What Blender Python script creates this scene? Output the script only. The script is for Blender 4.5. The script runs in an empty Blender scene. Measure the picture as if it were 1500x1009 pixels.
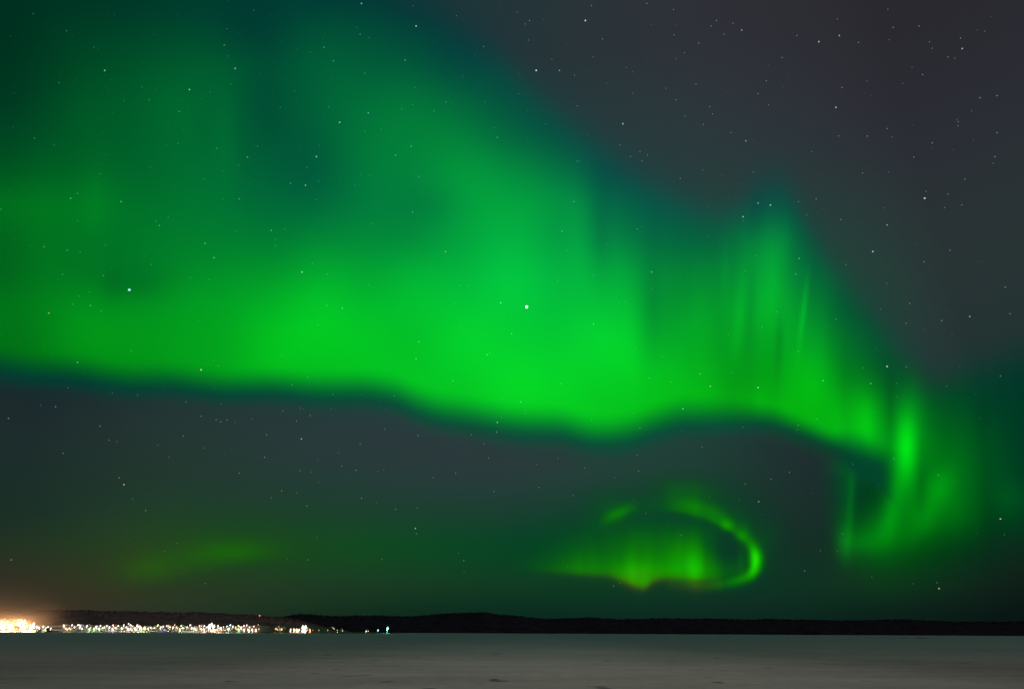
import bpy, bmesh, math, random
import numpy as np
from mathutils import Vector, Matrix

random.seed(7)
rng = np.random.default_rng(7)
sc = bpy.context.scene
col = sc.collection

# ------------------------------------------------------------------ camera
F = 1000.0                                   # focal length in photo pixels (24 mm on a 36 mm sensor)
CAM_H = 3.0
TH = math.atan(0.4217)                       # tilted up to the aurora
PHI = math.atan(0.0050)                      # slight roll
fw = np.array([0, math.cos(TH), math.sin(TH)])
r0 = np.array([1.0, 0, 0]); u0 = np.array([0, -math.sin(TH), math.cos(TH)])
rt = math.cos(PHI) * r0 + math.sin(PHI) * u0
up = -math.sin(PHI) * r0 + math.cos(PHI) * u0
cam = bpy.data.cameras.new("camera"); camo = bpy.data.objects.new("camera", cam)
col.objects.link(camo); sc.camera = camo
cam.sensor_width = 36; cam.lens = 24.0; cam.clip_start = 0.3; cam.clip_end = 200000
camo.matrix_world = Matrix(((rt[0], up[0], -fw[0], 0), (rt[1], up[1], -fw[1], 0), (rt[2], up[2], -fw[2], CAM_H), (0, 0, 0, 1)))


def direction(px, py):
    """unit viewing direction through a point of the 1500 x 1009 photograph"""
    px = np.asarray(px, float); py = np.asarray(py, float)
    d = fw + (px[..., None] - 750) / F * rt - (py[..., None] - 504.5) / F * up
    return d / np.linalg.norm(d, axis=-1, keepdims=True)


def to_photo(d):
    a = d @ fw
    return 750 + F * (d @ rt) / a, 504.5 - F * (d @ up) / a


# ------------------------------------------------------------------ world, added fill lamp, exposure
world = bpy.data.worlds.new("World"); sc.world = world; world.use_nodes = True
nt = world.node_tree; nt.nodes.clear()
o_ = nt.nodes.new("ShaderNodeOutputWorld"); b_ = nt.nodes.new("ShaderNodeBackground")
s_ = nt.nodes.new("ShaderNodeTexSky"); s_.sky_type = 'NISHITA'; s_.sun_disc = False
s_.sun_elevation = math.radians(-9); s_.sun_rotation = math.radians(200)
b_.inputs[1].default_value = 0.05
nt.links.new(s_.outputs[0], b_.inputs[0]); nt.links.new(b_.outputs[0], o_.inputs[0])

ICE_FILL = 0.58
sl = bpy.data.lights.new("ice_fill", 'SUN'); sl.energy = ICE_FILL; sl.angle = math.radians(0.5); sl.color = (1.0, 0.66, 0.66)
so = bpy.data.objects.new("ice_fill", sl); col.objects.link(so)
so.rotation_euler = Vector((0.75, 0.43, 0.55)).to_track_quat('Z', 'Y').to_euler()   # added unseen fill for the ice, high, off frame to the right

sc.view_settings.view_transform = 'Standard'; sc.view_settings.look = 'None'
sc.view_settings.exposure = 0; sc.view_settings.gamma = 1
sc.render.dither_intensity = 1.0
sc.cycles.use_denoising = True
sc.cycles.sample_clamp_indirect = 2.0
sc.cycles.transparent_max_bounces = 24
sc.cycles.volume_bounces = 0
sc.cycles.max_bounces = 5


# ------------------------------------------------------------------ helpers
def lin(c):
    c = np.clip(np.asarray(c, float) / 255.0, 0, 1)
    return np.where(c <= 0.04045, c / 12.92, ((c + 0.055) / 1.055) ** 2.4)


def sig(t):
    return 1 / (1 + np.exp(-np.clip(t, -40, 40)))


def sstep(t):
    t = np.clip(t, 0, 1); return t * t * (3 - 2 * t)


def spline(xs, ys, x):
    """smooth 1D curve through control points"""
    xs = np.asarray(xs, float); ys = np.asarray(ys, float)
    i = np.clip(np.searchsorted(xs, x) - 1, 0, len(xs) - 2)
    t = np.clip((x - xs[i]) / (xs[i + 1] - xs[i]), 0, 1)
    p = np.concatenate([[2 * ys[0] - ys[1]], ys, [2 * ys[-1] - ys[-2]]])
    a, b, c, d = p[i], p[i + 1], p[i + 2], p[i + 3]
    return b + 0.5 * t * (c - a + t * (2 * a - 5 * b + 4 * c - d + t * (3 * (b - c) + d - a)))


def grid2(xs, ys, V, x, y):
    """smooth 2D field through a control lattice V[row][column]"""
    xs = np.asarray(xs, float); ys = np.asarray(ys, float); V = np.asarray(V, float)
    fx = np.interp(x, xs, np.arange(len(xs))); fy = np.interp(y, ys, np.arange(len(ys)))
    def w(f, n):
        i = np.clip(np.floor(f).astype(int), 0, n - 2); t = f - i
        W = [(1 - t) ** 3 / 6, (3 * t ** 3 - 6 * t * t + 4) / 6, (-3 * t ** 3 + 3 * t * t + 3 * t + 1) / 6, t ** 3 / 6]
        C = [-.5 * t + t * t - .5 * t ** 3, 1 - 2.5 * t * t + 1.5 * t ** 3, .5 * t + 2 * t * t - 1.5 * t ** 3, -.5 * t * t + .5 * t ** 3]
        return i, [0.45 * a + 0.55 * c for a, c in zip(W, C)]
    ix, wx = w(fx, len(xs)); iy, wy = w(fy, len(ys))
    out = 0
    for a in range(4):
        ra = np.clip(iy - 1 + a, 0, len(ys) - 1)
        for b in range(4):
            cb = np.clip(ix - 1 + b, 0, len(xs) - 1)
            v = V[ra, cb]
            out = out + v * (wy[a] * wx[b])[(...,) + (None,) * (v.ndim - fx.ndim)]
    return out


def tag(o, label=None, cat=None, group=None, kind=None):
    if label: o["label"] = label
    if cat: o["category"] = cat
    if group: o["group"] = group
    if kind: o["kind"] = kind
    return o


def link(name, mesh, mat=None, parent=None, loc=None):
    o = bpy.data.objects.new(name, mesh); col.objects.link(o)
    if mat: mesh.materials.append(mat)
    if parent: o.parent = parent
    if loc is not None: o.location = loc
    return o


def mesh_from(name, V, Fc, smooth=False):
    me = bpy.data.meshes.new(name)
    V = np.asarray(V, np.float32); Fc = np.asarray(Fc, np.int32)
    me.vertices.add(len(V)); me.vertices.foreach_set("co", V.ravel())
    k = Fc.shape[1]
    me.loops.add(Fc.size); me.loops.foreach_set("vertex_index", Fc.ravel())
    me.polygons.add(len(Fc)); me.polygons.foreach_set("loop_start", np.arange(len(Fc), dtype=np.int32) * k)
    me.update(calc_edges=True)
    if smooth: me.shade_smooth()
    return me


def material(name):
    m = bpy.data.materials.new(name); m.use_nodes = True
    return m, m.node_tree, m.node_tree.nodes["Principled BSDF"]


def emitter(name, color, strength):
    m = bpy.data.materials.new(name); m.use_nodes = True; t = m.node_tree; t.nodes.clear()
    o = t.nodes.new("ShaderNodeOutputMaterial"); e = t.nodes.new("ShaderNodeEmission")
    e.inputs[0].default_value = (*color, 1); e.inputs[1].default_value = strength
    t.links.new(e.outputs[0], o.inputs[0]); m.cycles.emission_sampling = 'NONE'
    return m


def gas_material(name, veil):
    """glowing air: colour carried by the attribute 'glow', thickness by 'veil'"""
    m = bpy.data.materials.new(name); m.use_nodes = True; t = m.node_tree; t.nodes.clear()
    o = t.nodes.new("ShaderNodeOutputMaterial"); e = t.nodes.new("ShaderNodeEmission")
    a = t.nodes.new("ShaderNodeAttribute"); a.attribute_name = "glow"
    t.links.new(a.outputs["Color"], e.inputs[0])
    if veil:
        tr = t.nodes.new("ShaderNodeBsdfTransparent"); mx = t.nodes.new("ShaderNodeMixShader")
        v = t.nodes.new("ShaderNodeAttribute"); v.attribute_name = "veil"
        t.links.new(v.outputs["Fac"], mx.inputs[0]); t.links.new(tr.outputs[0], mx.inputs[1]); t.links.new(e.outputs[0], mx.inputs[2])
        t.links.new(mx.outputs[0], o.inputs[0])
    else:
        t.links.new(e.outputs[0], o.inputs[0])
    m.cycles.emission_sampling = 'NONE'
    return m


def set_attr(me, glow, veil=None):
    c = me.attributes.new("glow", 'FLOAT_COLOR', 'POINT')
    c.data.foreach_set("color", np.concatenate([glow, np.ones((len(glow), 1))], 1).astype(np.float32).ravel())
    if veil is not None:
        v = me.attributes.new("veil", 'FLOAT', 'POINT'); v.data.foreach_set("value", veil.astype(np.float32))


# ------------------------------------------------------------------ night sky dome (airglow, town light near the horizon)
SX = [0, 125, 250, 500, 750, 1000, 1170, 1250, 1375, 1500]
SY = [0, 200, 400, 550, 600, 650, 700, 750, 800, 850, 880, 905, 935]
S = [
 [(0,50,40),(0,50,45),(4,52,50),(12,52,54),(40,48,54),(47,47,54),(45,44,51),(43,42,48),(36,35,41),(27,27,32)],
 [(0,55,45),(0,55,48),(6,55,52),(15,58,58),(30,60,60),(44,57,61),(45,52,58),(46,48,56),(42,43,51),(35,34,41)],
 [(10,50,42),(12,52,46),(15,55,50),(20,60,56),(25,66,60),(30,70,58),(30,70,58),(35,67,57),(42,54,54),(33,36,43)],
 [(18,42,46),(20,46,50),(25,52,52),(30,62,60),(34,66,60),(34,68,58),(26,62,54),(22,66,54),(38,56,54),(24,48,44)],
 [(28,40,43),(32,46,47),(36,54,52),(38,59,60),(40,62,62),(37,60,58),(34,50,50),(30,50,50),(10,58,44),(4,54,38)],
 [(27,43,43),(32,49,46),(36,55,49),(42,58,60),(44,56,59),(32,65,57),(32,47,48),(28,44,46),(6,60,42),(2,56,38)],
 [(27,45,41),(31,51,43),(34,57,47),(36,60,55),(41,60,60),(28,66,50),(30,47,46),(24,46,44),(6,58,40),(2,54,36)],
 [(27,46,38),(30,54,40),(31,62,42),(28,64,45),(27,62,48),(10,66,45),(27,46,42),(20,46,38),(6,56,36),(6,50,32)],
 [(36,50,35),(37,58,33),(32,67,32),(18,75,31),(6,68,37),(4,66,38),(22,46,38),(16,50,34),(12,52,32),(16,40,28)],
 [(50,47,36),(49,53,33),(40,58,32),(28,60,35),(17,60,34),(12,60,32),(15,50,36),(18,52,30),(16,45,28),(14,31,24)],
 [(66,52,38),(53,50,36),(42,55,36),(24,52,32),(12,50,32),(14,50,35),(15,45,33),(13,43,28),(14,36,26),(11,25,21)],
 [(72,54,42),(50,46,38),(40,52,36),(18,42,28),(10,42,30),(14,42,32),(12,38,30),(10,34,26),(10,28,23),(9,21,19)],
 [(72,54,42),(50,46,38),(40,52,36),(18,42,28),(10,42,30),(14,42,32),(12,38,30),(10,34,26),(10,28,23),(9,21,19)],
]


def sky_rgb(px, py):
    return np.clip(grid2(SX, SY, S, px, py), 0, 255)


el = np.radians(np.concatenate([[-8, -4], np.arange(-2, 8, 0.25), np.arange(8, 60, 1.0), np.arange(60, 90, 3.0), [89.9]]))
az = np.radians(np.arange(-180, 180, 1.0))
A, E = np.meshgrid(az, el)
D = np.stack([np.sin(A) * np.cos(E), np.cos(A) * np.cos(E), np.sin(E)], -1)
Ac = np.clip(A, -math.radians(36), math.radians(36)); Ec = np.clip(E, math.radians(-1), math.radians(46))
Dc = np.stack([np.sin(Ac) * np.cos(Ec), np.cos(Ac) * np.cos(Ec), np.sin(Ec)], -1)
px, py = to_photo(Dc)
rgb = sky_rgb(px, py)
n, m_ = D.shape[:2]
idx = np.arange(n * m_).reshape(n, m_)
q = np.stack([idx[:-1], idx[1:], np.roll(idx, -1, 1)[1:], np.roll(idx, -1, 1)[:-1]], -1).reshape(-1, 4)
sky_me = mesh_from("sky", (D * 90000).reshape(-1, 3), q, True)
set_attr(sky_me, lin(rgb.reshape(-1, 3)))
sky = link("sky", sky_me, gas_material("night_air", False)); tag(sky, kind="structure")
sky.visible_shadow = False                   # dome casts no shadow, so the added fill reaches the ice

# ------------------------------------------------------------------ the aurora
GX = list(range(0, 1201, 75)) + [1250, 1300, 1350, 1400, 1450, 1500]
GY = list(range(0, 851, 50))
G = [
 #0   75  150  225  300  375  450  525  600  675  750  825  900  975 1050 1125 1200 | 1250 1300 1350 1400 1450 1500
 [45, 50,  54,  57,  60,  58,  62,  58,  56,  58,  60,  60,  60,  60,  60,  60,  60,   60,  60,  60,  60,  60, 55],
 [45, 58,  68,  72,  72,  62,  80,  82,  72,  62,  62,  62,  62,  62,  62,  62,  62,   62,  62,  62,  62,  60, 55],
 [50, 65,  80,  90,  92,  82,  90,  98,  92,  76,  72,  66,  66,  66,  66,  66,  66,   66,  66,  64,  60,  58, 55],
 [55, 75,  92, 102, 100,  86,  90, 110, 120, 108,  82,  74,  68,  68,  68,  68,  68,   68,  66,  64,  60,  58, 55],
 [68, 84,  98, 104, 104,  90,  90, 116, 134, 132, 106,  80,  72,  68,  68,  68,  68,   68,  66,  64,  60,  58, 55],
 [85, 97, 106, 106, 112,  98,  92, 120, 138, 150, 144, 112,  78,  72,  68,  68,  68,   68,  66,  64,  60,  58, 55],
 [112,124, 118, 114, 120, 112, 108, 122, 138, 158, 170, 156, 106,  88,  78,  86,  74,   66,  66,  64,  60,  58, 55],
 [100,122, 114, 120, 126, 130, 134, 142, 146, 165, 184, 172, 134, 108,  96, 142,  80,   70,  66,  64,  60,  58, 55],
 [100,124, 122, 122, 140, 158, 168, 178, 182, 190, 202, 192, 168, 134, 144, 170, 100,   76,  68,  66,  60,  58, 55],
 [116,138, 146, 148, 165, 184, 198, 204, 206, 206, 214, 202, 186, 142, 164, 184, 132,   82,  74,  68,  62,  58, 55],
 [114,138, 150, 158, 176, 194, 208, 214, 216, 222, 226, 218, 204, 162, 164, 166, 168,  112,  78,  70,  62,  58, 55],
 [110,130, 142, 150, 166, 186, 198, 206, 218, 224, 226, 224, 216, 196, 176, 166, 186,  134,  88,  76,  64,  62, 56],
 [100,120, 130, 140, 150, 170, 180, 190, 204, 210, 214, 218, 214, 204, 190, 186, 182,  188, 126,  112,  78,  66, 56],
 [90, 90,  90,  90, 100, 120, 140, 160, 170, 180, 190, 200, 200, 180, 170, 170, 170,  186, 140, 128,  98,  76, 56],
 [70, 70,  70,  70,  70,  70,  70,  80,  80, 100, 110, 120, 120, 100, 100, 100,  66,   76, 120, 112, 112,  80, 60],
 [60, 60,  60,  60,  60,  60,  60,  60,  60,  60,  60,  60,  60,  60,  60,  60,  60,   72, 108, 112, 112,  70, 64],
 [55, 55,  55,  55,  55,  55,  55,  55,  55,  55,  55,  55,  55,  55,  55,  55,  62,   94, 96,  74,  62,  52, 45],
 [50, 50,  50,  50,  50,  50,  50,  50,  50,  50,  50,  50,  50,  50,  50,  50,  54,   68, 66,  58,  50,  40, 34],
]
BX = [0, 150, 300, 450, 600, 750, 900, 1050, 1200, 1350, 1500]
BY = [0, 100, 200, 300, 400, 500, 600, 700, 800]
B = [
 [28, 36, 46, 52, 56, 66, 68, 68, 68, 66, 50],
 [28, 36, 46, 54, 58, 66, 70, 70, 68, 66, 50],
 [32, 38, 48, 56, 56, 62, 72, 70, 68, 62, 50],
 [26, 34, 50, 60, 62, 62, 72, 72, 66, 60, 48],
 [24, 34, 38, 44, 54, 68, 62, 50, 56, 60, 46],
 [18, 18, 24, 28, 36, 48, 46, 28, 34, 58, 42],
 [14, 14, 18, 22, 26, 30, 24, 8, 2, 26, 38],
 [14, 14, 18, 22, 26, 30, 20, 8, 48, 10, 34],
 [14, 14, 18, 22, 26, 30, 20, 8, 14, 10, 26],
]
# lower hem and upper limit of the great band
HX = [-160, 0, 75, 150, 225, 300, 375, 450, 525, 580, 610, 650, 700, 760, 820, 860, 910, 950, 1000, 1060, 1130, 1180, 1230, 1270, 1310, 1340, 1700]
HY = [540, 552, 562, 571, 577, 582, 586, 589, 593, 600, 612, 627, 637, 644, 650, 658, 657, 648, 634, 628, 632, 645, 668, 690, 712, 735, 770]
UX = [-160, 480, 560, 640, 720, 790, 870, 930, 980, 1040, 1080, 1110, 1150, 1180, 1210, 1260, 1320, 1370, 1420, 1500, 1700]
UY = [-500, -90, -10, 26, 80, 150, 214, 260, 290, 318, 312, 282, 278, 330, 386, 448, 522, 565, 548, 520, 500]
RAYS = [  # x, y, half width, half height, slant (dx per dy), change of green
 (1082, 470, 8, 62, -0.10, 20), (1101, 440, 7, 50, -0.05, -14), (1130, 405, 15, 62, -0.02, 20), (1141, 505, 5, 40, -0.04, -20),
 (1177, 455, 3.2, 42, -0.12, 34), (1073, 550, 9, 36, -0.04, -10), (1112, 600, 14, 26, 0, 12), (1186, 560, 24, 40, 0, 14),
 (1270, 618, 15, 42, 0, 30), (1236, 560, 8, 50, 0, -8), (1304, 605, 7, 46, 0, -16), (1328, 655, 14, 46, 0, 86), (1340, 600, 14, 50, 0, 18),
 (1284, 712, 22, 36, 0, -36), (1246, 735, 5, 60, -0.06, 30), (1224, 672, 14, 22, 0, -30), (1237, 735, 11, 46, 0, 14), (1276, 690, 20, 12, 0, -20), (1312, 722, 11, 36, -.1, 22), (1300, 766, 20, 24, 0, 22), (1262, 796, 22, 15, 0, 18), (1233, 798, 14, 24, 0, 52), (1285, 788, 30, 20, 0, 18), (1305, 745, 11, 38, -0.2, 14),
 (1378, 712, 17, 24, -.2, 34), (1350, 765, 16, 26, -.2, 28), (1350, 705, 7, 50, 0, -12), (1405, 640, 16, 60, 0, 6), (1476, 728, 20, 22, 0, 14),
 (866, 645, 20, 26, 0, 16), (955, 450, 11, 70, 0, -12), (920, 470, 14, 60, 0, 6), (1015, 470, 20, 40, 0, 10), (880, 350, 12, 60, 0, -14),
 (845, 330, 16, 60, 0, 10), (640, 300, 40, 24, 0, -10), (200, 420, 38, 20, 0, -12), (165, 420, 14, 30, 0, -8), (140, 300, 22, 50, 0, 12), (330, 200, 16, 60, 0, 10),
 (392, 150, 18, 60, 0, -4), (1106, 320, 12, 28, 0, -10), (1150, 350, 8, 30, 0, 8), (1062, 400, 6, 50, 0, 8), (1218, 500, 10, 50, 0.0, -6),
]


MOTTLE = np.random.default_rng(2).normal(0, 1, (14, 27)); STREAK = np.random.default_rng(5).normal(0, 1, (5, 130))


def band(px, py):
    """colour and opacity of the great band and of the curtain at its right end"""
    g = grid2(GX, GY, G, px, py); b = grid2(BX, BY, B, px, py)
    g = g - np.maximum(g - 205, 0) * .4
    for x, y, sx, sy, k, a in RAYS:
        dx = px - (x + k * (py - y)); g = g + a * np.exp(-(dx / sx) ** 2 * .7 - ((py - y) / sy) ** 2 * .7)
    g = g * (1 + .035 * grid2(np.linspace(-160, 1660, 27), np.linspace(-160, 900, 14), MOTTLE, px, py) + .022 * grid2(np.linspace(-160, 1660, 130), [-160, 330, 520, 640, 900], STREAK, px - .04 * (py - 500), py) * sstep((px - 850) / 250) * sstep((py - 330) / 80))
    fold = np.sin(px / 17.0 + 2 * np.sin(px / 61.0)) * np.sin(px / 41.0 + 1.3)
    g = g * (1 + 0.014 * fold * sstep((px - 700) / 300))
    hem = spline(HX, HY, px)
    u = hem - py + 2 * np.sin(px / 23.0)
    t = sstep((u - 2) / (58.0 - 8 * sstep((700 - px) / 400) - 22 * sstep((px - 1000) / 200) + 22 * sstep((px - 1215) / 50))) ** 0.85
    teal = np.array([0, 62, 50]) + np.clip((px - 100) / 500, 0, 1)[..., None] * np.array([0, 16, 6]) - np.clip((px - 1050) / 150, 0, 1)[..., None] * np.array([0, 8, 12])
    right = sig((px - 1214) / 7.0)
    tt = np.maximum(np.maximum(t, right * sstep((py - hem) / 30.0)), sig((px - 1297) / 6))
    C = np.stack([0 * g, teal[..., 1] * (1 - tt) + g * tt, teal[..., 2] * (1 - tt) + b * tt], -1)
    ml = sig((u + 4) / (4.6 + 1.2 * sstep((px - 300) / 400)))
    mr = sig((px - 1221 - 3 * np.sin(py / 30.)) / 8.5) * sstep((spline([1100, 1220, 1300, 1400, 1500, 1700], [830, 850, 885, 870, 830, 820], px) + 12 - py) / 115.0) * sstep((py - 590) / 40)
    uu = py - spline(UX, UY, px)
    mu = sig((uu + 9) / 15.0)
    edge = sstep((py + 150) / 130) * sstep((px + 150) / 130) * sstep((1650 - px) / 130)
    a = np.maximum(ml, mr) * mu * edge * 0.9
    # brighter light hides the night more
    return C, a


def swirl(px, py):
    """the small coiled arc low over the horizon"""
    I = 0 * px; warm = 0 * px
    def blob(x, y, sx, sy, a, rot=0.0):
        c, s = math.cos(rot), math.sin(rot); dx, dy = px - x, py - y
        return a * np.exp(-((c * dx + s * dy) / sx) ** 2 - ((-s * dx + c * dy) / sy) ** 2)
    # coil: a thin bright thread, soft on its outer side
    pts = [(935, 748), (970, 744), (1005, 747), (1035, 756), (1062, 768), (1084, 782), (1099, 797), (1107, 815), (1104, 834), (1090, 846), (1062, 854), (1025, 857), (985, 853)]
    amp = [.03, .08, .20, .20, .30, .20, .38, .95, .70, .36, .20, .12, .05]
    T = np.linspace(0, len(pts) - 1, 90)
    X = spline(range(len(pts)), [p[0] for p in pts], T); Y = spline(range(len(pts)), [p[1] for p in pts], T)
    AA = spline(range(len(pts)), amp, T)
    best = np.full(px.shape, 1e9); ba = 0 * px; side = 0 * px
    for i in range(len(T) - 1):
        ax, ay, bx, by = X[i], Y[i], X[i + 1], Y[i + 1]
        L2 = (bx - ax) ** 2 + (by - ay) ** 2
        t = np.clip(((px - ax) * (bx - ax) + (py - ay) * (by - ay)) / L2, 0, 1)
        d = np.hypot(px - ax - t * (bx - ax), py - ay - t * (by - ay))
        s = (bx - ax) * (py - ay) - (by - ay) * (px - ax)
        u = d < best
        best = np.where(u, d, best); ba = np.where(u, AA[i], ba); side = np.where(u, s, side)
    w = np.where(side > 0, 6.0 + 2.5 * np.exp(-((py - 818) / 18) ** 2), 9.0 + 9 * sstep((1085 - px) / 60) * (py < 790))
    I = I + ba * np.exp(-(best / w) ** 2)
    outer = np.exp(-np.maximum(best - 4, 0) / 22.0) * (side < 0) * sstep((830 - py) / 70)
    I = I + 0.20 * np.minimum(ba * 2.4, 1) * outer * (1 - np.exp(-(best / 9) ** 2))
    # body left of the coil with a firm lower edge
    lowx = [740, 800, 850, 895, 920, 936, 946, 958, 978, 1010, 1050, 1090, 1150]; lowy = [836, 841, 843, 846, 855, 861, 861, 852, 848, 850, 851, 847, 830]
    low = spline(lowx, lowy, px); u = low - py
    prof = sig((u - 2) / 3.0) * np.exp(-(np.maximum(849 - py - 15, 0) / 34.0) ** 1.4)
    amb = spline([740, 780, 815, 850, 890, 930, 960, 1000, 1020, 1036, 1060, 1100, 1150], [.02, .10, .22, .34, .38, .54, .48, .54, .64, .42, .20, .08, 0], px)
    I = I + np.clip(amb, 0, 1) * prof
    I = I + blob(1015, 826, 11, 22, .22) + blob(1002, 806, 22, 26, .12) + blob(930, 840, 22, 16, .06) + blob(905, 752, 24, 9, .26, -.45) + blob(1005, 716, 46, 16, .12, .1) + blob(893, 740, 34, 22, .08)
    I = I + blob(1018, 742, 40, 12, .10, .15) + blob(1064, 769, 9, 8, .20) + blob(1083, 785, 8, 9, .16) + blob(1092, 778, 8, 16, .08) + blob(940, 790, 90, 26, .07) + blob(985, 785, 150, 55, .045) + blob(1086, 820, 5, 26, .08)
    I = I - blob(1062, 806, 26, 24, .10)
    warm = sig((7 - u) / 3.5) * np.clip(amb, 0, 1) * (px < 1060) + 0.5 * blob(935, 845, 30, 18, .9)
    lip = sstep((px - 690) / 60) * sstep((1175 - px) / 40) * sstep((py - 670) / 30) * sstep((905 - py) / 30)
    wis = grid2(np.linspace(680, 1180, 60), [660, 730, 780, 820, 860, 910], np.random.default_rng(8).normal(0, 1, (6, 60)), px, py)
    I = np.clip(I * (1 + .06 * wis), 0, 1) * lip
    C = np.stack([3 + 66 * np.clip(warm, 0, 1) * (1 - I * .3) + 26 * I, 60 + 165 * I ** 0.9, 34 * (1 - np.minimum(I * 2.2, 1)) ** 1.5 + 1], -1)
    a = (1 - np.exp(-I * 9)) * 0.93
    return C, a


def patch(px, py):
    """the faint patch low over the town"""
    def blob(x, y, sx, sy, a, rot=0.0):
        c, s = math.cos(rot), math.sin(rot); dx, dy = px - x, py - y
        return a * np.exp(-((c * dx + s * dy) / sx) ** 2 - ((-s * dx + c * dy) / sy) ** 2)
    I = blob(350, 810, 62, 18, .25, .03) + blob(280, 824, 100, 28, .20, -.15) + blob(215, 836, 44, 26, .18) + blob(300, 785, 130, 44, .12) + blob(400, 805, 90, 30, .08)
    low = spline([60, 215, 290, 360, 460, 600], [868, 858, 846, 829, 822, 822], px)
    I = I * sig((low - py + 2) / 9.0) * sstep((px - 40) / 80) * sstep((600 - px) / 100) * sstep((py - 690) / 50)
    C = np.stack([26 + 16 * np.clip((330 - px) / 140, 0, 1), 62 + 74 * I, 32 - 30 * np.clip(I * 1.4, 0, 1)], -1)
    return C, (1 - np.exp(-I * 5)) * .95


gas = gas_material("glowing_air", True)


def air_mesh(name, x0, x1, y0, y1, step, fn, keep=None, label="", parent=None, thick=1.05, km=26000):
    """a luminous sheet of real size and thickness hanging in the sky, cut to where it glows"""
    xs = np.arange(x0, x1 + step, step, dtype=float); ys = np.arange(y0, y1 + step, step, dtype=float)
    X, Y = np.meshgrid(xs, ys)
    C, a = fn(X, Y)
    a = np.clip((a - .012) / .988, 0, .97)
    Sx = lin(sky_rgb(X, Y))
    ok = a > 0
    cell = ok[:-1, :-1] | ok[1:, :-1] | ok[:-1, 1:] | ok[1:, 1:]
    if keep is not None: cell &= keep((X[:-1, :-1] + X[1:, 1:]) / 2, (Y[:-1, :-1] + Y[1:, 1:]) / 2)
    d = direction(X, Y)
    dist = km / (np.maximum(d[..., 2], 0) + 0.42)
    P0 = d * dist[..., None]; P1 = P0 * thick
    n, m = X.shape; idx = np.arange(n * m).reshape(n, m)
    q = np.stack([idx[:-1, :-1], idx[:-1, 1:], idx[1:, 1:], idx[1:, :-1]], -1)[cell]
    N = n * m
    # rim between the near and the far face
    e = np.concatenate([q[:, [0, 1]], q[:, [1, 2]], q[:, [2, 3]], q[:, [3, 0]]])
    key = np.sort(e, 1); key = key[:, 0].astype(np.int64) * N + key[:, 1]
    _, inv, cnt = np.unique(key, return_inverse=True, return_counts=True)
    be = e[cnt[inv.ravel()] == 1]
    rim = np.stack([be[:, 1], be[:, 0], be[:, 0] + N, be[:, 1] + N], -1)
    Fc = np.concatenate([q, q[:, ::-1] + N, rim])
    used = np.unique(Fc); mp = np.zeros(2 * N, int); mp[used] = np.arange(len(used))
    V = np.concatenate([P0.reshape(-1, 3), P1.reshape(-1, 3)])[used]
    glow = lin(C).reshape(-1, 3); glow = np.concatenate([glow, glow])[used]
    ap = 1 - np.sqrt(1 - a); ap = np.concatenate([ap.ravel(), ap.ravel()])[used]
    c0 = V.mean(0)
    me = mesh_from(name, V - c0, mp[Fc], True); set_attr(me, glow, ap)
    o = link(name, me, gas, None, Vector(c0)); tag(o, label, "aurora", "green aurora over the frozen lake")
    return o


def is_right(x, y):
    return (x > 1306) & (y > 520) | (y > spline(HX, HY, x) + 4) & (x > 1150)


air_mesh("aurora_band", -154, 1652, -154, 740, 3.5, band, lambda x, y: ~is_right(x, y), "broad bright green aurora band sweeping across the whole sky from the left")
air_mesh("aurora_curtain", -154, 1652, -154, 914, 3.5, band, is_right, "green rayed aurora curtain hanging at the right end of the broad band", )
air_mesh("aurora_swirl", 680, 1180, 670, 910, 2.5, swirl, None, "small coiled green aurora arc low over the dark hills", km=30000)
air_mesh("aurora_patch", 40, 620, 690, 900, 5, patch, None, "faint olive green aurora patch low above the lit town", km=30000)

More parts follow.
